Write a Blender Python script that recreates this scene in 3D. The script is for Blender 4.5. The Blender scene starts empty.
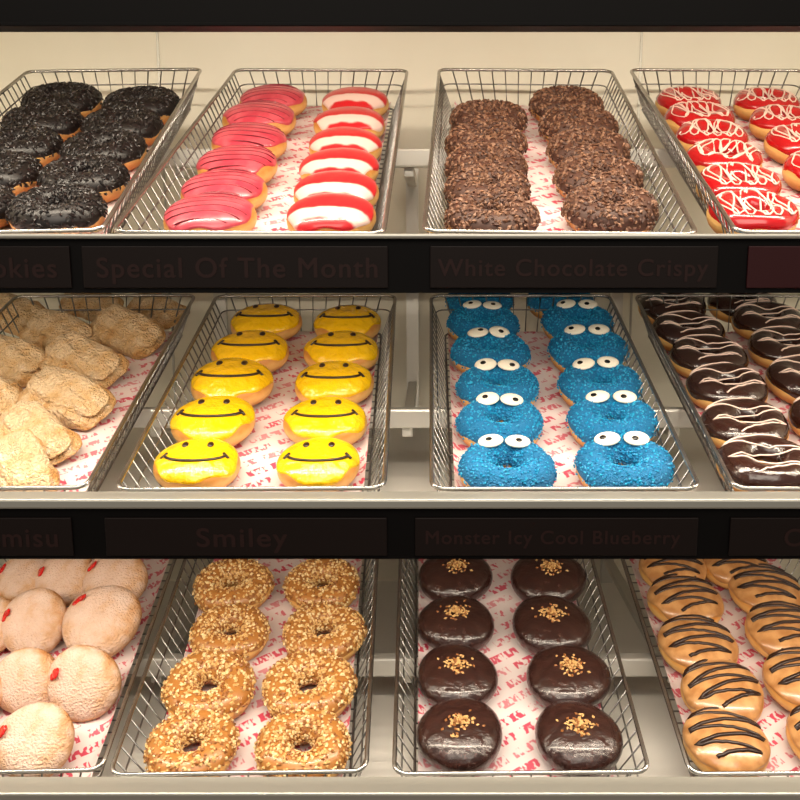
import bpy, math, random
from mathutils import Vector, Matrix, noise
random.seed(7)
scene = bpy.context.scene
scene.view_settings.view_transform = 'Standard'
F=900.0; CX=430.0; P=math.radians(10); CAMZ=1.45
cp,sp=math.cos(P),math.sin(P)
C=Vector((0,0,CAMZ))
def ray(px,py):
    u=(px-CX)/F; v=(py-400)/F
    return Vector((u,cp-v*sp,-sp-v*cp))      # unit depth Z=1
def pt(px,py,Z): return C+ray(px,py)*Z
def z_at(py,y):
    r=ray(CX,py); return CAMZ+r.z/r.y*y
def x_at(px,py,y):
    r=ray(px,py); return r.x/r.y*y

# ---------------------------------------------------------------- materials
def lin(c): return tuple(((x/255)/12.92 if x/255<=.04045 else ((x/255+.055)/1.055)**2.4) for x in c)+(1,)
def mat(name,col,rough=.5,metal=0,col2=None,nscale=8,bump=0,bscale=30,coat=0,ramp=(.4,.6),spec=.5):
    m=bpy.data.materials.new(name); m.use_nodes=True
    nt=m.node_tree; b=nt.nodes['Principled BSDF']; L=nt.links
    b.inputs['Roughness'].default_value=rough; b.inputs['Metallic'].default_value=metal
    b.inputs['Specular IOR Level'].default_value=spec
    b.inputs['Base Color'].default_value=lin(col)
    b.inputs['Coat Weight'].default_value=coat
    b.inputs['Coat Roughness'].default_value=.12
    tc=nt.nodes.new('ShaderNodeTexCoord')
    if col2:
        n=nt.nodes.new('ShaderNodeTexNoise'); n.inputs['Scale'].default_value=nscale; n.inputs['Detail'].default_value=5
        L.new(tc.outputs['Object'],n.inputs['Vector'])
        r=nt.nodes.new('ShaderNodeValToRGB')
        r.color_ramp.elements[0].color=lin(col); r.color_ramp.elements[1].color=lin(col2)
        r.color_ramp.elements[0].position=ramp[0]; r.color_ramp.elements[1].position=ramp[1]
        L.new(n.outputs['Fac'],r.inputs['Fac']); L.new(r.outputs['Color'],b.inputs['Base Color'])
    if bump:
        n2=nt.nodes.new('ShaderNodeTexNoise'); n2.inputs['Scale'].default_value=bscale; n2.inputs['Detail'].default_value=3
        L.new(tc.outputs['Object'],n2.inputs['Vector'])
        bp=nt.nodes.new('ShaderNodeBump'); bp.inputs['Strength'].default_value=bump; bp.inputs['Distance'].default_value=.02
        L.new(n2.outputs['Fac'],bp.inputs['Height']); L.new(bp.outputs['Normal'],b.inputs['Normal'])
    return m
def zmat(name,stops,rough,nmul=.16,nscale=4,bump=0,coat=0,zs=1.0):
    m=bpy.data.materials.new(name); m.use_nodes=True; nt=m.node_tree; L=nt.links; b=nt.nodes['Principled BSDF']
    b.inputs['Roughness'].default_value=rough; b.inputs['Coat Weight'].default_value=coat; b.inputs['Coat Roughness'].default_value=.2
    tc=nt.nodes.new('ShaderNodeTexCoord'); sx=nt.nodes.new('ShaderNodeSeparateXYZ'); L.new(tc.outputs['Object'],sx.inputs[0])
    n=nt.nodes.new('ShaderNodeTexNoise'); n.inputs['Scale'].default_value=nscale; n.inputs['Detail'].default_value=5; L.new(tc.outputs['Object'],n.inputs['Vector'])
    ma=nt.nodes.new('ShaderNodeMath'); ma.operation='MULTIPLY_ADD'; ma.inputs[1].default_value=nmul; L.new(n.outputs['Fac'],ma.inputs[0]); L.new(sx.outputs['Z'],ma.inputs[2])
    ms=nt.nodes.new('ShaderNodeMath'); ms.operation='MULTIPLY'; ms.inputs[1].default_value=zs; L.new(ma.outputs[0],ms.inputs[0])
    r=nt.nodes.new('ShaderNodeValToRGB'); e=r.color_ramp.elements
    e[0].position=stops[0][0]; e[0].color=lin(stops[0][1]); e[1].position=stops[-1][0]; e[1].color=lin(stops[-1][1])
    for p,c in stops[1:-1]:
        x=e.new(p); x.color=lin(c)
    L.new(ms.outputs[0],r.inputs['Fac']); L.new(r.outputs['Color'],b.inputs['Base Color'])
    if bump:
        n2=nt.nodes.new('ShaderNodeTexNoise'); n2.inputs['Scale'].default_value=16; L.new(tc.outputs['Object'],n2.inputs['Vector'])
        bp=nt.nodes.new('ShaderNodeBump'); bp.inputs['Strength'].default_value=bump; bp.inputs['Distance'].default_value=.02
        L.new(n2.outputs['Fac'],bp.inputs['Height']); L.new(bp.outputs['Normal'],b.inputs['Normal'])
    return m
def stripe_mat():
    m=bpy.data.materials.new('red_white_icing'); m.use_nodes=True; nt=m.node_tree; L=nt.links; b=nt.nodes['Principled BSDF']
    b.inputs['Roughness'].default_value=.28; b.inputs['Coat Weight'].default_value=.3
    tc=nt.nodes.new('ShaderNodeTexCoord'); sx=nt.nodes.new('ShaderNodeSeparateXYZ'); L.new(tc.outputs['Object'],sx.inputs[0])
    n=nt.nodes.new('ShaderNodeTexNoise'); n.inputs['Scale'].default_value=2; L.new(tc.outputs['Object'],n.inputs['Vector'])
    ma=nt.nodes.new('ShaderNodeMath'); ma.operation='MULTIPLY_ADD'; ma.inputs[1].default_value=.25; L.new(n.outputs['Fac'],ma.inputs[0]); L.new(sx.outputs['Y'],ma.inputs[2])
    mp=nt.nodes.new('ShaderNodeMapRange'); mp.inputs['From Min'].default_value=-1; mp.inputs['From Max'].default_value=1; L.new(ma.outputs[0],mp.inputs['Value'])
    r=nt.nodes.new('ShaderNodeValToRGB'); e=r.color_ramp.elements
    red=lin((190,26,34)); wh=lin((226,194,184))
    e[0].position=0; e[0].color=red; e[1].position=.9; e[1].color=red
    for p,c in((.19,red),(.22,wh),(.38,wh),(.41,red)):
        x=e.new(p); x.color=c
    L.new(mp.outputs[0],r.inputs['Fac']); L.new(r.outputs['Color'],b.inputs['Base Color'])
    return m
def paper_mat():
    m=bpy.data.materials.new('printed_paper'); m.use_nodes=True; nt=m.node_tree; L=nt.links; b=nt.nodes['Principled BSDF']
    b.inputs['Roughness'].default_value=.6
    tc=nt.nodes.new('ShaderNodeTexCoord'); mp=nt.nodes.new('ShaderNodeMapping'); mp.inputs['Rotation'].default_value=(0,0,math.radians(-32))
    L.new(tc.outputs['Object'],mp.inputs['Vector'])
    br=nt.nodes.new('ShaderNodeTexBrick'); br.inputs['Scale'].default_value=1; br.inputs['Brick Width'].default_value=.060; br.inputs['Row Height'].default_value=.023
    br.inputs['Mortar Size'].default_value=.0055; br.inputs['Color1'].default_value=(1,1,1,1); br.inputs['Color2'].default_value=(.6,.6,.6,1); br.inputs['Mortar'].default_value=(0,0,0,1)
    br.inputs['Mortar Smooth'].default_value=.1
    L.new(mp.outputs[0],br.inputs['Vector'])
    mp2=nt.nodes.new('ShaderNodeMapping'); mp2.inputs['Scale'].default_value=(1.5,.7,1); L.new(mp.outputs[0],mp2.inputs['Vector'])
    n=nt.nodes.new('ShaderNodeTexNoise'); n.inputs['Scale'].default_value=150; n.inputs['Detail'].default_value=1; L.new(mp2.outputs[0],n.inputs['Vector'])
    g=nt.nodes.new('ShaderNodeMapRange'); g.inputs['From Min'].default_value=.47; g.inputs['From Max'].default_value=.53; L.new(n.outputs['Fac'],g.inputs['Value'])
    mu=nt.nodes.new('ShaderNodeMath'); mu.operation='MULTIPLY'; L.new(g.outputs[0],mu.inputs[0]); L.new(br.outputs['Color'],mu.inputs[1])
    mx=nt.nodes.new('ShaderNodeMix'); mx.data_type='RGBA'; mx.inputs['A'].default_value=lin((226,210,208)); mx.inputs['B'].default_value=lin((204,54,84))
    L.new(mu.outputs[0],mx.inputs['Factor']); L.new(mx.outputs['Result'],b.inputs['Base Color'])
    return m
M=dict(
 dough=zmat('fried_dough',[(.12,(160,94,36)),(.30,(190,128,56)),(.42,(222,176,106)),(.52,(218,168,98)),(.64,(190,126,54)),(.8,(184,118,50))],.5),
 stripe=stripe_mat(), paper=paper_mat(),
 pink=mat('pink_icing',(182,52,70),.3,col2=(198,80,92),nscale=3,coat=.4),
 dpink=mat('dark_pink_icing',(130,24,44),.3,coat=.3),
 red=mat('red_icing',(172,8,18),.2,coat=.6),
 white=mat('white_icing',(230,204,192),.35),
 yellow=mat('yellow_icing',(230,182,2),.24,coat=.7,bump=.4,bscale=2.5),
 face=mat('chocolate_piping',(40,20,12),.3),
 blue=mat('blue_icing',(0,106,156),.6,bump=.5,bscale=25),
 bgrain=mat('blue_granules',(4,134,184),.45),
 bgrain2=mat('light_blue_granules',(30,158,200),.45),
 eyew=mat('eye_white',(236,228,210),.35), pupil=mat('eye_black',(14,12,12),.25),
 choc=mat('chocolate_icing',(44,21,14),.16,coat=.7,bump=.15,bscale=4),
 chocmat=mat('chocolate_coating',(42,22,19),.26,coat=.45,bump=.2,bscale=5,col2=(56,31,26),nscale=6),
 flake=mat('milk_chocolate_flake',(108,72,52),.55), flake2=mat('chocolate_flake_light',(142,104,80),.5), flake3=mat('chocolate_flake_dark',(76,46,34),.55),
 blk=mat('dark_sprinkle',(20,13,13),.4), blk2=mat('dark_sprinkle_grey',(38,29,28),.35),
 nut=mat('toasted_nut',(204,162,102),.55), nut2=mat('pale_nut',(226,200,150),.55), nut3=mat('brown_nut',(146,92,44),.5),
 glaze=mat('golden_glaze',(166,110,52),.35,coat=.3),
 caramel=mat('caramel_icing',(194,144,92),.28,col2=(164,112,64),nscale=2.5,coat=.5),
 powder=zmat('powdered_sugar_dough',[(.22,(160,94,40)),(.50,(184,120,62)),(.62,(202,146,96)),(.72,(214,172,138)),(.82,(222,190,170)),(.95,(226,198,182))],.85,nmul=1.3,nscale=1.9,bump=.5,zs=.58),
 jam=mat('red_jam',(196,22,16),.15,coat=.5),
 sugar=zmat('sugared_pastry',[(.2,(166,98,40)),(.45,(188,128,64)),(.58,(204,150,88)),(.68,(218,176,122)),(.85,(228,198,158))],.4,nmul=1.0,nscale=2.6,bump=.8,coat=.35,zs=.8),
 wire=mat('chrome_wire',(140,138,136),.28,metal=1), rim=mat('steel_rim',(176,174,170),.25,metal=1),
 rail=mat('brushed_steel',(206,204,198),.38,metal=.6),
 cream=mat('cream_laminate',(226,222,208),.45,col2=(220,214,198),nscale=2),
 shelf=mat('white_shelf',(228,224,216),.3),
 lip=mat('aluminium_edge',(170,168,160),.4,metal=.6),
 dark=mat('dark_fascia',(5,3,3),.6,spec=.12), panel=mat('brown_label_panel',(20,11,9),.5,spec=.18), redpanel=mat('red_label_panel',(44,5,9),.5,spec=.25),
 text=mat('label_lettering',(38,21,19),.5,spec=.2),
 brownwood=mat('cabinet_base_brown',(20,13,11),.5), floor=mat('floor_tile',(120,104,88),.4,col2=(134,116,98),nscale=5),
 led=mat('lamp_housing',(200,196,188),.4),
)
# ---------------------------------------------------------------- mesh builder
class MB:
    def __init__(s): s.v=[];s.f=[];s.m=[];s.sm=[];s.mats=[]
    def mi(s,k):
        if k not in s.mats: s.mats.append(k)
        return s.mats.index(k)
    def grid(s,rows,k,closeu=True,smooth=True):
        o=len(s.v); n=len(rows[0]); i=s.mi(k)
        for r in rows: s.v+= [tuple(p) for p in r]
        for a in range(len(rows)-1):
            for b in range(n if closeu else n-1):
                c=(b+1)%n
                s.f.append((o+a*n+b,o+a*n+c,o+(a+1)*n+c,o+(a+1)*n+b)); s.m.append(i); s.sm.append(smooth)
    def tube(s,pts,r,k,n=6,flat=1.0):
        pts=[Vector(p) for p in pts]; rows=[]
        for j,p in enumerate(pts):
            t=(pts[min(j+1,len(pts)-1)]-pts[max(j-1,0)]).normalized()
            up=Vector((0,0,1)) if abs(t.z)<.95 else Vector((0,1,0))
            a=t.cross(up).normalized(); b=a.cross(t)
            rows.append([p+a*math.cos(2*math.pi*q/n)*r+b*math.sin(2*math.pi*q/n)*r*flat for q in range(n)])
        o=len(s.v); s.grid(rows,k)
        i=s.mi(k); e=o+(len(rows)-1)*n
        s.f.append(tuple(range(o+n-1,o-1,-1))); s.m.append(i); s.sm.append(False)
        s.f.append(tuple(range(e,e+n))); s.m.append(i); s.sm.append(False)
    def chunk(s,p,a,b,c,k,R):
        o=len(s.v); i=s.mi(k)
        for d in((a,0,0),(-a,0,0),(0,b,0),(0,-b,0),(0,0,c),(0,0,-c)): s.v.append(tuple(Vector(p)+R@Vector(d)))
        for f in((0,2,4),(2,1,4),(1,3,4),(3,0,4),(2,0,5),(1,2,5),(3,1,5),(0,3,5)):
            s.f.append(tuple(o+x for x in f)); s.m.append(i); s.sm.append(False)
    def ell(s,c,rx,ry,rz,k,R=None,nu=16,nv=8):
        rows=[]
        for j in range(nv+1):
            th=-math.pi/2+math.pi*j/nv; rr=max(math.cos(th),1e-3)
            row=[]
            for q in range(nu):
                ph=2*math.pi*q/nu; d=Vector((rx*rr*math.cos(ph),ry*rr*math.sin(ph),rz*math.sin(th)))
                if R: d=R@d
                row.append(Vector(c)+d)
            rows.append(row)
        s.grid(rows,k)
    def box(s,x0,x1,y0,y1,z0,z1,k):
        o=len(s.v); i=s.mi(k)
        s.v+=[(x,y,z) for z in(z0,z1) for y in(y0,y1) for x in(x0,x1)]
        for f in((0,2,3,1),(4,5,7,6),(0,1,5,4),(2,6,7,3),(0,4,6,2),(1,3,7,5)):
            s.f.append(tuple(o+x for x in f)); s.m.append(i); s.sm.append(False)
    def mesh(s,name):
        me=bpy.data.meshes.new(name); me.from_pydata(s.v,[],s.f)
        for k in s.mats: me.materials.append(M[k])
        me.polygons.foreach_set('material_index',s.m); me.polygons.foreach_set('use_smooth',s.sm); me.update()
        return me
def link(name,me,mw=None,parent=None):
    o=bpy.data.objects.new(name,me); scene.collection.objects.link(o)
    if mw is not None: o.matrix_world=mw
    if parent: o.parent=parent
    return o
def rrot():
    return Matrix.Rotation(random.uniform(0,6.28),3,'Z')@Matrix.Rotation(random.uniform(-.5,.5),3,'X')@Matrix.Rotation(random.uniform(-.5,.5),3,'Y')
# ---------------------------------------------------------------- donut shapes (unit radius)
NF=2.35; HF=.43
def dist(ph,sd): return 1+.025*math.sin(2*ph+sd)+.018*math.sin(3*ph+2.1*sd)
def fil(t,ph,sd,off=0):
    c,s_=math.cos(t),math.sin(t)
    r=max(c,0)**(2/NF)*dist(ph,sd)+off*max(c,0); z=HF+math.copysign(abs(s_)**(2/NF),s_)*HF+off*s_
    return Vector((r*math.cos(ph),r*math.sin(ph),max(z,0)))
RC,RT,RH=.635,.365,.37
def rin(t,ph,sd,off=0):
    r=RC*dist(ph,sd)+(RT+off)*math.cos(t); z=RH+(RH+off)*math.sin(t)
    r+= .012*math.sin(5*ph+sd)
    return Vector((r*math.cos(ph),r*math.sin(ph),max(z,0)))
def hf(x,y):
    r=min(math.hypot(x,y),.97); return HF+HF*(1-r**NF)**(1/NF)
def hr(x,y):
    q=(math.hypot(x,y)-RC)/RT
    if q<-.75 : q=-.75
    if q>.97: q=.97
    return RH+RH*math.sqrt(1-q*q)
def base(mb,ring,dk='dough',ic=None,sd=0,off=.02,edge=-.1):
    N=48
    fn=rin if ring else fil
    if ring:
        ts=[2*math.pi*j/20 for j in range(21)]
        mb.grid([[fn(t,2*math.pi*q/N,sd) for q in range(N)] for t in ts],dk)
    else:
        ts=[-math.pi/2+math.pi*j/18 for j in range(19)]
        mb.grid([[fn(t,2*math.pi*q/N,sd) for q in range(N)] for t in ts],dk)
    if ic:
        rows=[]; J=14
        for j in range(J+1):
            row=[]
            for q in range(N):
                ph=2*math.pi*q/N
                e=edge+.12*math.sin(4*ph+sd*3)+.08*math.sin(7*ph+sd)
                t1=(math.pi+.15-.1*math.sin(5*ph)) if ring else math.pi/2
                t=e+(t1-e)*j/J
                o=off if 0<j<(J if ring else J+1) else -.01
                row.append(fn(t,ph,sd,o))
            rows.append(row)
        mb.grid(rows,ic)
def scatter(mb,ring,n,keys,size,sd,lo=0.0,hi=None,off=.02,elong=1.5):
    fn=rin if ring else fil
    hi=hi if hi else (math.pi+.1 if ring else math.pi/2)
    for _ in range(n):
        ph=random.uniform(0,2*math.pi)
        t=random.uniform(lo,hi)
        p=fn(t,ph,sd,off+size*.3)
        nrm=Vector((math.cos(t)*math.cos(ph),math.cos(t)*math.sin(ph),math.sin(t)))
        R=nrm.to_track_quat('Z','Y').to_matrix()@rrot()
        s_=size*random.uniform(.7,1.25)
        mb.chunk(p,s_*elong,s_,s_*.8,random.choice(keys),R)
def zig(mb,hfun,k,n,r,ang,amp=.86,jit=.03,curve=.0):
    pts=[]
    ca,sa=math.cos(ang),math.sin(ang)
    for i in range(n):
        y=-.8+1.6*i/(n-1); half=math.sqrt(max(0,amp*amp-y*y*.9))
        for j in range(13):
            f=j/12; x=(-half+2*half*f)*(1 if i%2==0 else -1)
            yy=y+ (1.6/(n-1))*f*.8 + curve*(1-(x/.9)**2)+random.uniform(-jit,jit)
            X=x*ca-yy*sa; Y=x*sa+yy*ca
            d=math.hypot(X,Y)
            if d>.93: X*=.93/d; Y*=.93/d
            pts.append((X,Y,hfun(X,Y)+.03))
    mb.tube(pts,r,k,5,.7)
def loops(mb,hfun,k,r,sd):
    pts=[]; n=110; a0=random.uniform(-.5,.5)
    for j in range(n):
        f=j/(n-1); x=-.8+1.6*f+.15*math.sin(j*.75+sd); y=.78*math.sin(j*.45+sd)*math.sqrt(max(0,1-(x/.98)**2))
        X=x*math.cos(a0)-y*math.sin(a0); Y=x*math.sin(a0)+y*math.cos(a0)
        pts.append((X,Y,hfun(X,Y)+.03))
    mb.tube(pts,r,k,5,.7)
def mk(kind,sd):
    mb=MB()
    if kind=='dark_chocolate_sprinkle_donut':
        base(mb,True,'dough','blk',sd,edge=-.1); scatter(mb,True,800,['blk','blk','blk2'],.032,sd,-.1,elong=2.2)
    elif kind=='pink_striped_donut':
        base(mb,False,'dough','pink',sd,edge=.22)
        for i in range(7):
            y=-.75+.25*i; h=math.sqrt(max(.02,.86-y*y))
            mb.tube([(x,y+.06*math.sin(3*x+sd),hf(x,y)+.022) for x in [h*(-1+2*j/12) for j in range(13)]],.024,'dpink',5,.6)
    elif kind=='red_white_striped_donut':
        base(mb,False,'dough','stripe',sd,edge=.15)
    elif kind=='chocolate_flake_donut':
        base(mb,True,'dough','flake3',sd,edge=-.3); scatter(mb,True,850,['flake','flake','flake2','flake3'],.042,sd,-.35,elong=1.6)
    elif kind=='red_glazed_drizzle_donut':
        base(mb,True,'dough','red',sd,edge=0.1); loops(mb,hr,'white',.024,sd)
    elif kind=='smiley_face_donut':
        base(mb,False,'dough','yellow',sd,edge=.2)
        def Pp(x,y,o=.03): return (x,y,hf(x,y)+o)
        mb.tube([Pp(.74*math.sin(a),.0-.44*math.cos(a)) for a in [-1.25+2.5*j/16 for j in range(17)]],.042,'face',6,.7)
        for s_ in(-1,1):
            mb.tube([Pp(s_*(.66+.13*j/3),-.10-.14*(j/3)+.06) for j in range(4)],.04,'face',6,.7)
            x,y=s_*.3,.26; mb.ell(Pp(x,y,.02),.08,.12,.05,'face',nu=12)
    elif kind=='blue_monster_donut':
        base(mb,True,'dough','blue',sd,edge=-.1); scatter(mb,True,1100,['bgrain','bgrain','bgrain2','blue'],.027,sd,-.1,elong=1.15)
        for s_ in(-1,1):
            T=Matrix.Rotation(random.uniform(.1,.35),3,'X')@Matrix.Rotation(s_*random.uniform(.0,.2),3,'Y')
            c=Vector((s_*random.uniform(.26,.32),.52+random.uniform(-.06,.04),.80))
            mb.ell(c,.28,.22,.07,'eyew',T)
            mb.ell(c+T@Vector((random.uniform(-.1,.1),random.uniform(-.07,.03),.058)),.075,.07,.03,'pupil',T,nu=12)
    elif kind=='chocolate_drizzle_donut':
        base(mb,True,'dough','choc',sd,edge=-.05); zig(mb,hr,'white',6,.024,random.uniform(-.3,.5),jit=.02,curve=.08)
    elif kind=='chopped_nut_donut':
        base(mb,True,'dough','glaze',sd,edge=0.1); scatter(mb,True,800,['nut','nut2','nut','nut3'],.044,sd,.0,elong=1.2)
    elif kind=='chocolate_donut_with_nuts':
        base(mb,False,'chocmat','chocmat',sd,edge=-.7)
        for _ in range(110):
            a=random.uniform(0,6.28); r=abs(random.gauss(0,.18)); x,y=r*math.cos(a)*1.2,r*math.sin(a)
            mb.chunk((x,y,hf(x,y)+.02+random.uniform(0,.07)*(r<.15)),.055,.038,.03,random.choice(['nut','nut3','nut']),rrot())
    elif kind=='caramel_chocolate_drizzle_donut':
        base(mb,False,'dough','caramel',sd,edge=.1); zig(mb,hf,'face',8,.052,random.uniform(-.45,.2),jit=.015,curve=.16)
    elif kind=='powdered_jam_donut':
        base(mb,False,'powder',None,sd)
        a=math.radians(170+20*math.sin(sd*3)); p=fil(.75,a,sd)
        R=Vector((math.cos(a),math.sin(a),.9)).to_track_quat('Z','Y').to_matrix()
        for q in range(5):
            mb.ell(p+R@Vector((random.uniform(-.12,.12),random.uniform(-.12,.12),0)),random.uniform(.08,.14),random.uniform(.08,.14),.05,'jam',R,nu=12)
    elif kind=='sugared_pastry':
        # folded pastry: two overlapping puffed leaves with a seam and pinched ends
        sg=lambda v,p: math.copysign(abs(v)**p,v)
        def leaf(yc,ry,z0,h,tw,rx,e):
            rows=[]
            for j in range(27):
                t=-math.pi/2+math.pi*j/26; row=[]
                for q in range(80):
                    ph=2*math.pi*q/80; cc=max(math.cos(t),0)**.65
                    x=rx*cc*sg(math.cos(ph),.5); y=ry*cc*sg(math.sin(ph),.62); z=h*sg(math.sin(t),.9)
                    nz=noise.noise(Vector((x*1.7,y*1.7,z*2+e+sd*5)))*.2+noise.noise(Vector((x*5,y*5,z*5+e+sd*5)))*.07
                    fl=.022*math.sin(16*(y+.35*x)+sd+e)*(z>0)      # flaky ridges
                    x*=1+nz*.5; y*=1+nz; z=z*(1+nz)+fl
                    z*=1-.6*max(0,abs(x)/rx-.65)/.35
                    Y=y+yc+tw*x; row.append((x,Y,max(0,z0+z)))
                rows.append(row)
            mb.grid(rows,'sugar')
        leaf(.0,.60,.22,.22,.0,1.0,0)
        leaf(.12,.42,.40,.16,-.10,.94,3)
    return mb.mesh(kind)
CACHE={}
def getmesh(kind):
    L=CACHE.setdefault(kind,[])
    if len(L)<4: L.append(mk(kind,1.7*len(L)+.4)); return L[-1]
    return random.choice(L)
# ---------------------------------------------------------------- baskets
ROW={'t':(233,.926,24.0,.656),'m':(489,.940,18.4,.54),'b':(773,.985,18.0,.60)}
W=.28; HB=.056
def make_basket_mesh(Lb):
    mb=MB(); w=W/2; ins=.022; fi=.006; bi=.018
    def rr(w_,f,b,z,c=.014):
        pts=[]
        for cx,cy,a0 in((w_-c,b-c,0),(-w_+c,b-c,90),(-w_+c,f+c,180),(w_-c,f+c,270)):
            for j in range(5):
                a=math.radians(a0+90*j/4); pts.append((cx+c*math.cos(a),cy+c*math.sin(a),z))
        pts.append(pts[0]); pts.append(pts[1]); return pts
    mb.tube(rr(w,0,Lb,0),.0026,'rim',8)
    mb.tube(rr(w-ins*.35,fi*.35,Lb-bi*.35,-HB*.38),.0012,'wire',5)
    mb.tube(rr(w-ins,fi,Lb-bi,-HB),.0018,'wire',6)
    n=int(Lb/.0195)
    for i in range(1,n):
        y=Lb*i/n; yy=fi+(Lb-bi-fi)*i/n
        mb.tube([(-w,y,0),(-w+ins,yy,-HB),(w-ins,yy,-HB),(w,y,0)],.0012,'wire',5)
    for i in range(1,13):
        f=i/13; x=-w+2*w*f; xx=(-w+ins)+2*(w-ins)*f
        mb.tube([(x,0,0),(xx,fi,-HB-.001),(xx,Lb-bi,-HB-.001),(x,Lb,0)],.0012,'wire',5)
    return mb.mesh('wire_display_basket')
BM={k:make_basket_mesh(v[3]) for k,v in ROW.items()}
def paper_mesh(Lb,sd):
    mb=MB(); w=W/2-.026; nx,ny=36,80; rows=[]
    for j in range(ny+1):
        row=[]
        for i in range(nx+1):
            x=-w+2*w*i/nx; y=.012+(Lb-.036)*j/ny
            z=-HB+.0028+.0018*(1+noise.noise(Vector((x*22,y*22,sd))))+.0012*abs(noise.noise(Vector((x*60,y*60,sd+3))))
            e=abs(x)/w
            if e>.93: z+=(e-.93)/.07*.008
            row.append((x,y,z))
        rows.append(row)
    mb.grid(rows,'paper',closeu=False)
    return mb.mesh('printed_paper_liner')
class Tray:
    def __init__(s,row,xf,xb,db):
        py,Z,a,Lb=ROW[row]; s.row=row; a=math.radians(a); s.a=a
        O=pt(xf,py,Z); Zb=Z+db*math.cos(a+P)
        Xb=(xb-CX)/F*Zb; yaw=-math.asin((Xb-O.x)/db)
        s.O=O
        R=Matrix.Rotation(a,3,'X')@Matrix.Rotation(yaw,3,'Z')
        s.R=R; s.e3=R.col[2]
        s.mw=Matrix.Translation(O)@R.to_4x4()
        link('wire_display_basket',BM[row],s.mw)
        link('printed_paper_liner',paper_mesh(Lb,xf*.01),s.mw)
    def put(s,kind,px,py,w,tilt=0,rot=None,lift=0,hh=.5):
        Rr=w/2*1.1/F
        for _ in range(4):
            h=-HB+.005+lift*Rr+hh*.8*Rr
            p0=s.O+s.e3*h; d=ray(px,py)
            Z=(p0-C).dot(s.e3)/d.dot(s.e3)
            Rr=w/2*Z/F
        p=C+d*Z - s.e3*(hh*.8*Rr)
        if rot is None: rot=random.uniform(-.12,.12)
        if tilt:
            p+= s.e3*(Rr*.85*math.sin(abs(tilt))) - s.e3*Rr*.4*(1-math.cos(tilt))
        m=s.R@Matrix.Rotation(tilt,3,'X')@Matrix.Rotation(rot,3,'Z')
        link(kind,getmesh(kind),Matrix.Translation(p)@m.to_4x4()@Matrix.Scale(Rr,4))
def many(t,kind,lst,**k):
    for a in lst: t.put(kind,*a,**k)

T1=Tray('t',-36,115,.656); T2=Tray('t',247.5,321.5,.656); T3=Tray('t',560,525,.656); T4=Tray('t',873,716,.656)
T5=Tray('m',-49,103,.525); T6=Tray('m',250,305,.525); T7=Tray('m',566,521,.525); T8=Tray('m',869,727,.525)
T9=Tray('b',-28,76,.36); T10=Tray('b',238,280,.36); T11=Tray('b',522,497,.36); T12=Tray('b',818,721,.36)

many(T1,'dark_chocolate_sprinkle_donut',[(62,103,74),(44,124,76),(22,148,78),(-2,176,82),(-28,208,86),(143,107,74),(123,128,76),(104,152,80),(84,180,86),(58,212,92)])
many(T2,'pink_striped_donut',[(273,104,66),(260,122,72),(249,145,76),(238,169,80),(224,195,84),(210,221,90)],rot=0)
many(T2,'red_white_striped_donut',[(355,106,66),(350,127,70),(345,149,74),(340,172,80),(336,196,84),(331,220,88)],rot=0)
many(T3,'chocolate_flake_donut',[(488,121,74),(486,144,78),(486,167,80),(488,191,84),(492,218,90),(566,106,70),(578,127,76),(588,152,80),(598,180,86),(610,211,92)])
many(T4,'red_glazed_drizzle_donut',[(688,104,64),(699,120,67),(711,139,70),(724,161,76),(738,187,82),(752,216,88),(766,105,64),(784,124,68),(803,145,74),(825,172,80),(850,205,86)])
# middle
for a in [(158,312,62,-.5),(92,306,64,-.4),(128,334,82,-.5),(60,336,76,-.4),(14,316,72,-.4),(84,366,92,-.5),(8,362,88,-.3),(68,402,98,-.45),(-16,398,92,-.5),(36,438,96,-.65),(-50,446,96,-.4),(22,472,98,-.95)]:
    T5.put('sugared_pastry',a[0],a[1],a[2],rot=a[3],tilt=.35,lift=-.12)
many(T6,'smiley_face_donut',[(266,325,70),(251,354,76),(232,385,83),(214,424,84),(198,467,84),(348,326,68),(342,354,74),(334,386,78),(326,424,82),(319,467,84)],rot=0)
many(T7,'blue_monster_donut',[(479,303,66),(483,325,70),(490,354,78),(498,389,82),(500,425,86),(507,470,94),(560,302,66),(577,324,70),(588,352,78),(600,387,82),(612,423,88),(624,468,96)])
many(T8,'chocolate_drizzle_donut',[(672,308,66),(688,332,70),(708,358,76),(727,388,80),(745,426,86),(765,466,94),(742,304,66),(768,322,70),(786,349,74),(808,380,80),(834,420,86)])
# bottom
for a in [(28,580,56,.3),(70,582,58,.5),(118,584,64,.4),(40,626,66,.7),(106,626,76,.45),(34,682,66,.95),(90,684,72,.9),(-6,630,60,.6),(40,744,76,.5),(-22,690,70,.7),(-40,745,80,.5)]:
    T9.put('powdered_jam_donut',a[0],a[1],a[2],tilt=a[3],rot=random.uniform(-.35,.35))
many(T10,'chopped_nut_donut',[(233,587,76),(230,634,76),(209,688,90),(192,748,90),(322,586,74),(324,634,80),(309,688,90),(303,748,92)])
many(T11,'chocolate_donut_with_nuts',[(455,578,72),(456,625,74),(457,678,80),(460,736,86),(548,580,74),(551,627,78),(568,679,82),(578,739,86)])
many(T12,'caramel_chocolate_drizzle_donut',[(672,570,66),(685,603,72),(697,648,78),(722,694,82),(725,745,84),(735,568,66),(765,593,72),(785,634,78),(806,684,84),(832,740,88)])

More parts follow.
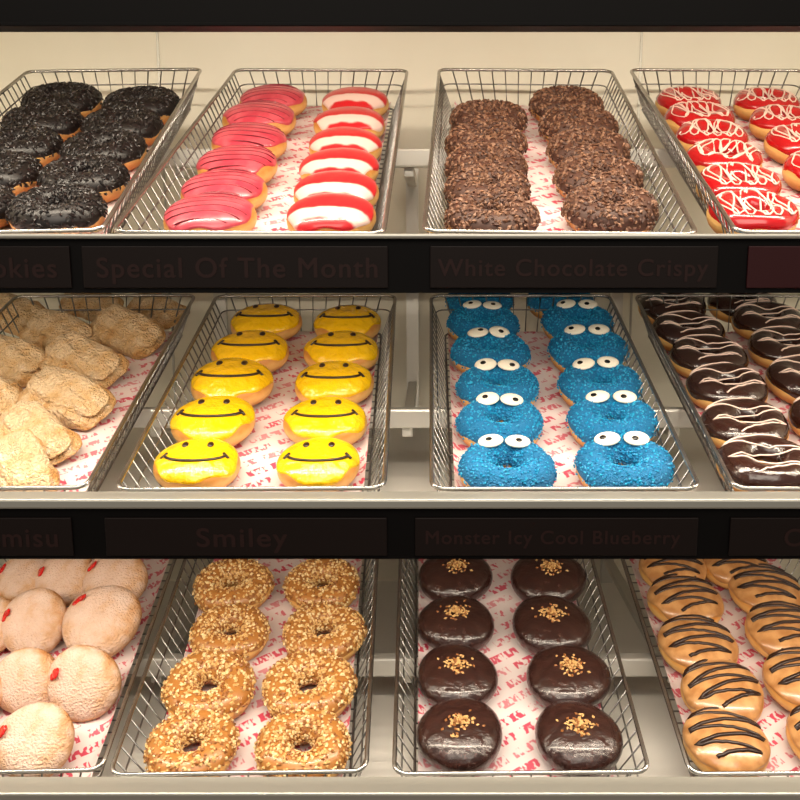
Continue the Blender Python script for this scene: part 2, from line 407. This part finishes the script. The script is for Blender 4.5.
# ---------------------------------------------------------------- cabinet
XL,XR,YB=-.95,.95,1.64
def boxobj(name,*a,parent=None):
    mb=MB(); mb.box(*a); return link(name,mb.mesh(name),parent=parent)
def bev(o,w=.002):
    m=o.modifiers.new('b','BEVEL'); m.width=w; m.segments=2; return o
yF={};zF={}
for k,(py,Z,a,Lb) in ROW.items():
    o=pt(CX,py,Z); yF[k]=o.y; zF[k]=o.z
cab=bpy.data.objects.new('bakery_display_cabinet',None); scene.collection.objects.link(cab)
boxobj('back_panel',XL,XR,YB,YB+.02,.0,2.05,'cream',parent=cab)
boxobj('side_panel_1',XL-.02,XL,.80,YB+.02,0,2.05,'cream',parent=cab)
boxobj('side_panel_2',XR,XR+.02,.80,YB+.02,0,2.05,'cream',parent=cab)
zt=z_at(30,.90)
boxobj('top_fascia',XL-.02,XR+.02,.885,.90,zt,zt+.24,'dark',parent=cab)
bev(boxobj('top_fascia_edge',XL-.02,XR+.02,.880,.905,zt-.001,zt+.003,'dark',parent=cab),.001)
boxobj('top_board',XL,XR,.90,YB,zt+.22,zt+.24,'cream',parent=cab)
for i,px in enumerate((158,641)):
    x=x_at(px,50,YB); boxobj('panel_joint_%d'%i,x-.002,x+.002,YB-.0015,YB+.001,1.0,2.0,'lip',parent=cab)
for i,px in enumerate((214,412,622)):
    x=x_at(px,120,YB); boxobj('wall_standard_%d'%i,x-.011,x+.011,YB-.012,YB,.55,zF['t']+.14,'rail',parent=cab)
RAILD={'t':.47,'m':.30,'b':.25}
FB={'t':293,'m':559,'b':860}
for k in 'tmb':
    y0,z0=yF[k],zF[k]; a=math.radians(ROW[k][2])
    sh=bpy.data.objects.new('display_shelf',None); scene.collection.objects.link(sh)
    ys,zs={'t':(y0+.17,z0-.060),'m':(y0+.035,z0-.068),'b':(y0-.02,z0-.068)}[k]
    boxobj('board',XL,XR,ys,YB,zs-.006,zs,'shelf',parent=sh)
    bev(boxobj('front_edge',XL,XR,y0-.036,y0-.004,z0-(.006 if k=='t' else .011),z0-.001,'lip',parent=sh))
    zb=z_at(FB[k],y0-.03)
    boxobj('fascia',XL,XR,y0-.030,y0-.020,zb,z0-.006,'dark',parent=sh)
    d=RAILD[k]
    yy=y0+d*math.cos(a)+(HB+.014)*math.sin(a); zz=z0+d*math.sin(a)-(HB+.014)*math.cos(a)
    bev(boxobj('support_rail',XL,XR,yy-.010,yy+.010,zz-.026,zz+.001,'rail',parent=sh),.003)
    for i,px in enumerate((214,412,622)):
        x=x_at(px,120,YB)
        bev(boxobj('bracket_%d'%i,x-.008,x+.008,yy,YB,zz-.04,zz-.026,'rail',parent=sh))
def lamp(y,z,power,rx,wd):
    mb=MB(); mb.box(XL+.05,XR-.05,y-wd/2,y+wd/2,z+.001,z+.012,'led'); h=link('led_strip_lamp',mb.mesh('led_strip_lamp'))
    l=bpy.data.lights.new('led_strip_light','AREA'); l.shape='RECTANGLE'; l.size=1.8; l.size_y=wd*.9; l.energy=power; l.color=(1,.87,.69)
    o=bpy.data.objects.new('led_strip_light',l); scene.collection.objects.link(o); o.location=(0,y,z); o.rotation_euler=(rx,0,0); o.parent=h
lamp(.95,zt+.19,21,math.radians(24),.04)
for k in 'tm':
    lamp(yF[k]-.011,z_at(FB[k],yF[k]-.03)+.010,7.0,math.radians(16),.014)
# labels
def label(row,x0,x1,y0,y1,txt,tx0,tx1,k='panel'):
    Y=yF[row]-.030
    zc0,zc1=z_at(y1,Y),z_at(y0,Y); X0,X1=x_at(x0,y0,Y),x_at(x1,y0,Y)
    p=boxobj('price_label_strip',X0,X1,Y-.003,Y-.0002,zc0,zc1,k); bev(p,.001)
    if txt:
        cu=bpy.data.curves.new('lettering','FONT'); cu.body=txt; cu.size=1; cu.extrude=.01; cu.space_character=1.12
        t=bpy.data.objects.new('tmp',cu); scene.collection.objects.link(t)
        bpy.context.view_layer.update(); me=bpy.data.meshes.new_from_object(t.evaluated_get(bpy.context.evaluated_depsgraph_get()))
        bpy.data.objects.remove(t)
        xs=[v.co.x for v in me.vertices]
        TX0,TX1=x_at(tx0,y0,Y),x_at(tx1,y0,Y); s=(TX1-TX0)/(max(xs)-min(xs)); sy=min(s*1.0,.028)
        zc=(zc0+zc1)/2
        V=[];Fc=[]
        for c,(dx,dz) in enumerate(((-.018,0),(.018,0),(0,.014),(0,-.014))):
            o=len(V)
            for v in me.vertices:
                x,y,z=v.co
                V.append((TX0+(x-min(xs)+dx)*s, Y-.0034-z*.01-c*.00002, zc+(y-.36+dz)*sy))
            Fc+=[tuple(o+q for q in pl.vertices) for pl in me.polygons]
        m2=bpy.data.meshes.new('lettering'); m2.from_pydata(V,[],Fc); m2.materials.append(M['text']); m2.update()
        link('lettering',m2,parent=p)
label('t',-200,70,246,288,'Chocolate Cookies',-190,56)
label('t',82,388,246,288,'Special Of The Month',97,377)
label('t',430,718,246,288,'White Chocolate Crispy',438,708)
label('t',748,1030,246,288,None,0,0,'redpanel')
label('m',-200,72,517,555,'Classic Tiramisu',-150,57)
label('m',105,387,517,555,'Smiley',197,287)
label('m',415,698,517,555,'Monster Icy Cool Blueberry',426,680)
label('m',730,1000,517,555,'Choco Stripes',785,950)
# base + room
boxobj('cabinet_base',XL,XR,yF['b']-.018,YB,.0,zF['b']-.20,'brownwood',parent=cab)
mb=MB(); mb.box(-2.5,2.5,-2.0,1.72,-.05,0,'floor'); link('floor',mb.mesh('floor'))
mb=MB(); mb.box(-2.5,2.5,1.70,1.8,0,2.8,'cream'); link('wall_back',mb.mesh('wall_back'))
l=bpy.data.lights.new('ceiling_lamp_light','AREA'); l.shape='RECTANGLE'; l.size=2.2; l.size_y=1.0; l.energy=29; l.color=(1,.91,.78)
o=bpy.data.objects.new('ceiling_lamp_light',l); scene.collection.objects.link(o); o.location=(0,-.5,2.6)
o.rotation_euler=(Vector((0,1.2,1.2))-o.location).to_track_quat('-Z','Y').to_euler()
w=bpy.data.worlds.new('World'); scene.world=w; w.use_nodes=True
w.node_tree.nodes['Background'].inputs[0].default_value=(1,.91,.80,1); w.node_tree.nodes['Background'].inputs[1].default_value=.33
cam=bpy.data.cameras.new('camera'); co=bpy.data.objects.new('camera',cam); scene.collection.objects.link(co)
co.location=C; co.rotation_euler=(math.pi/2-P,0,0); cam.sensor_width=36; cam.lens=36*F/800; cam.shift_x=-(CX-400)/800; cam.clip_start=.01
scene.camera=co
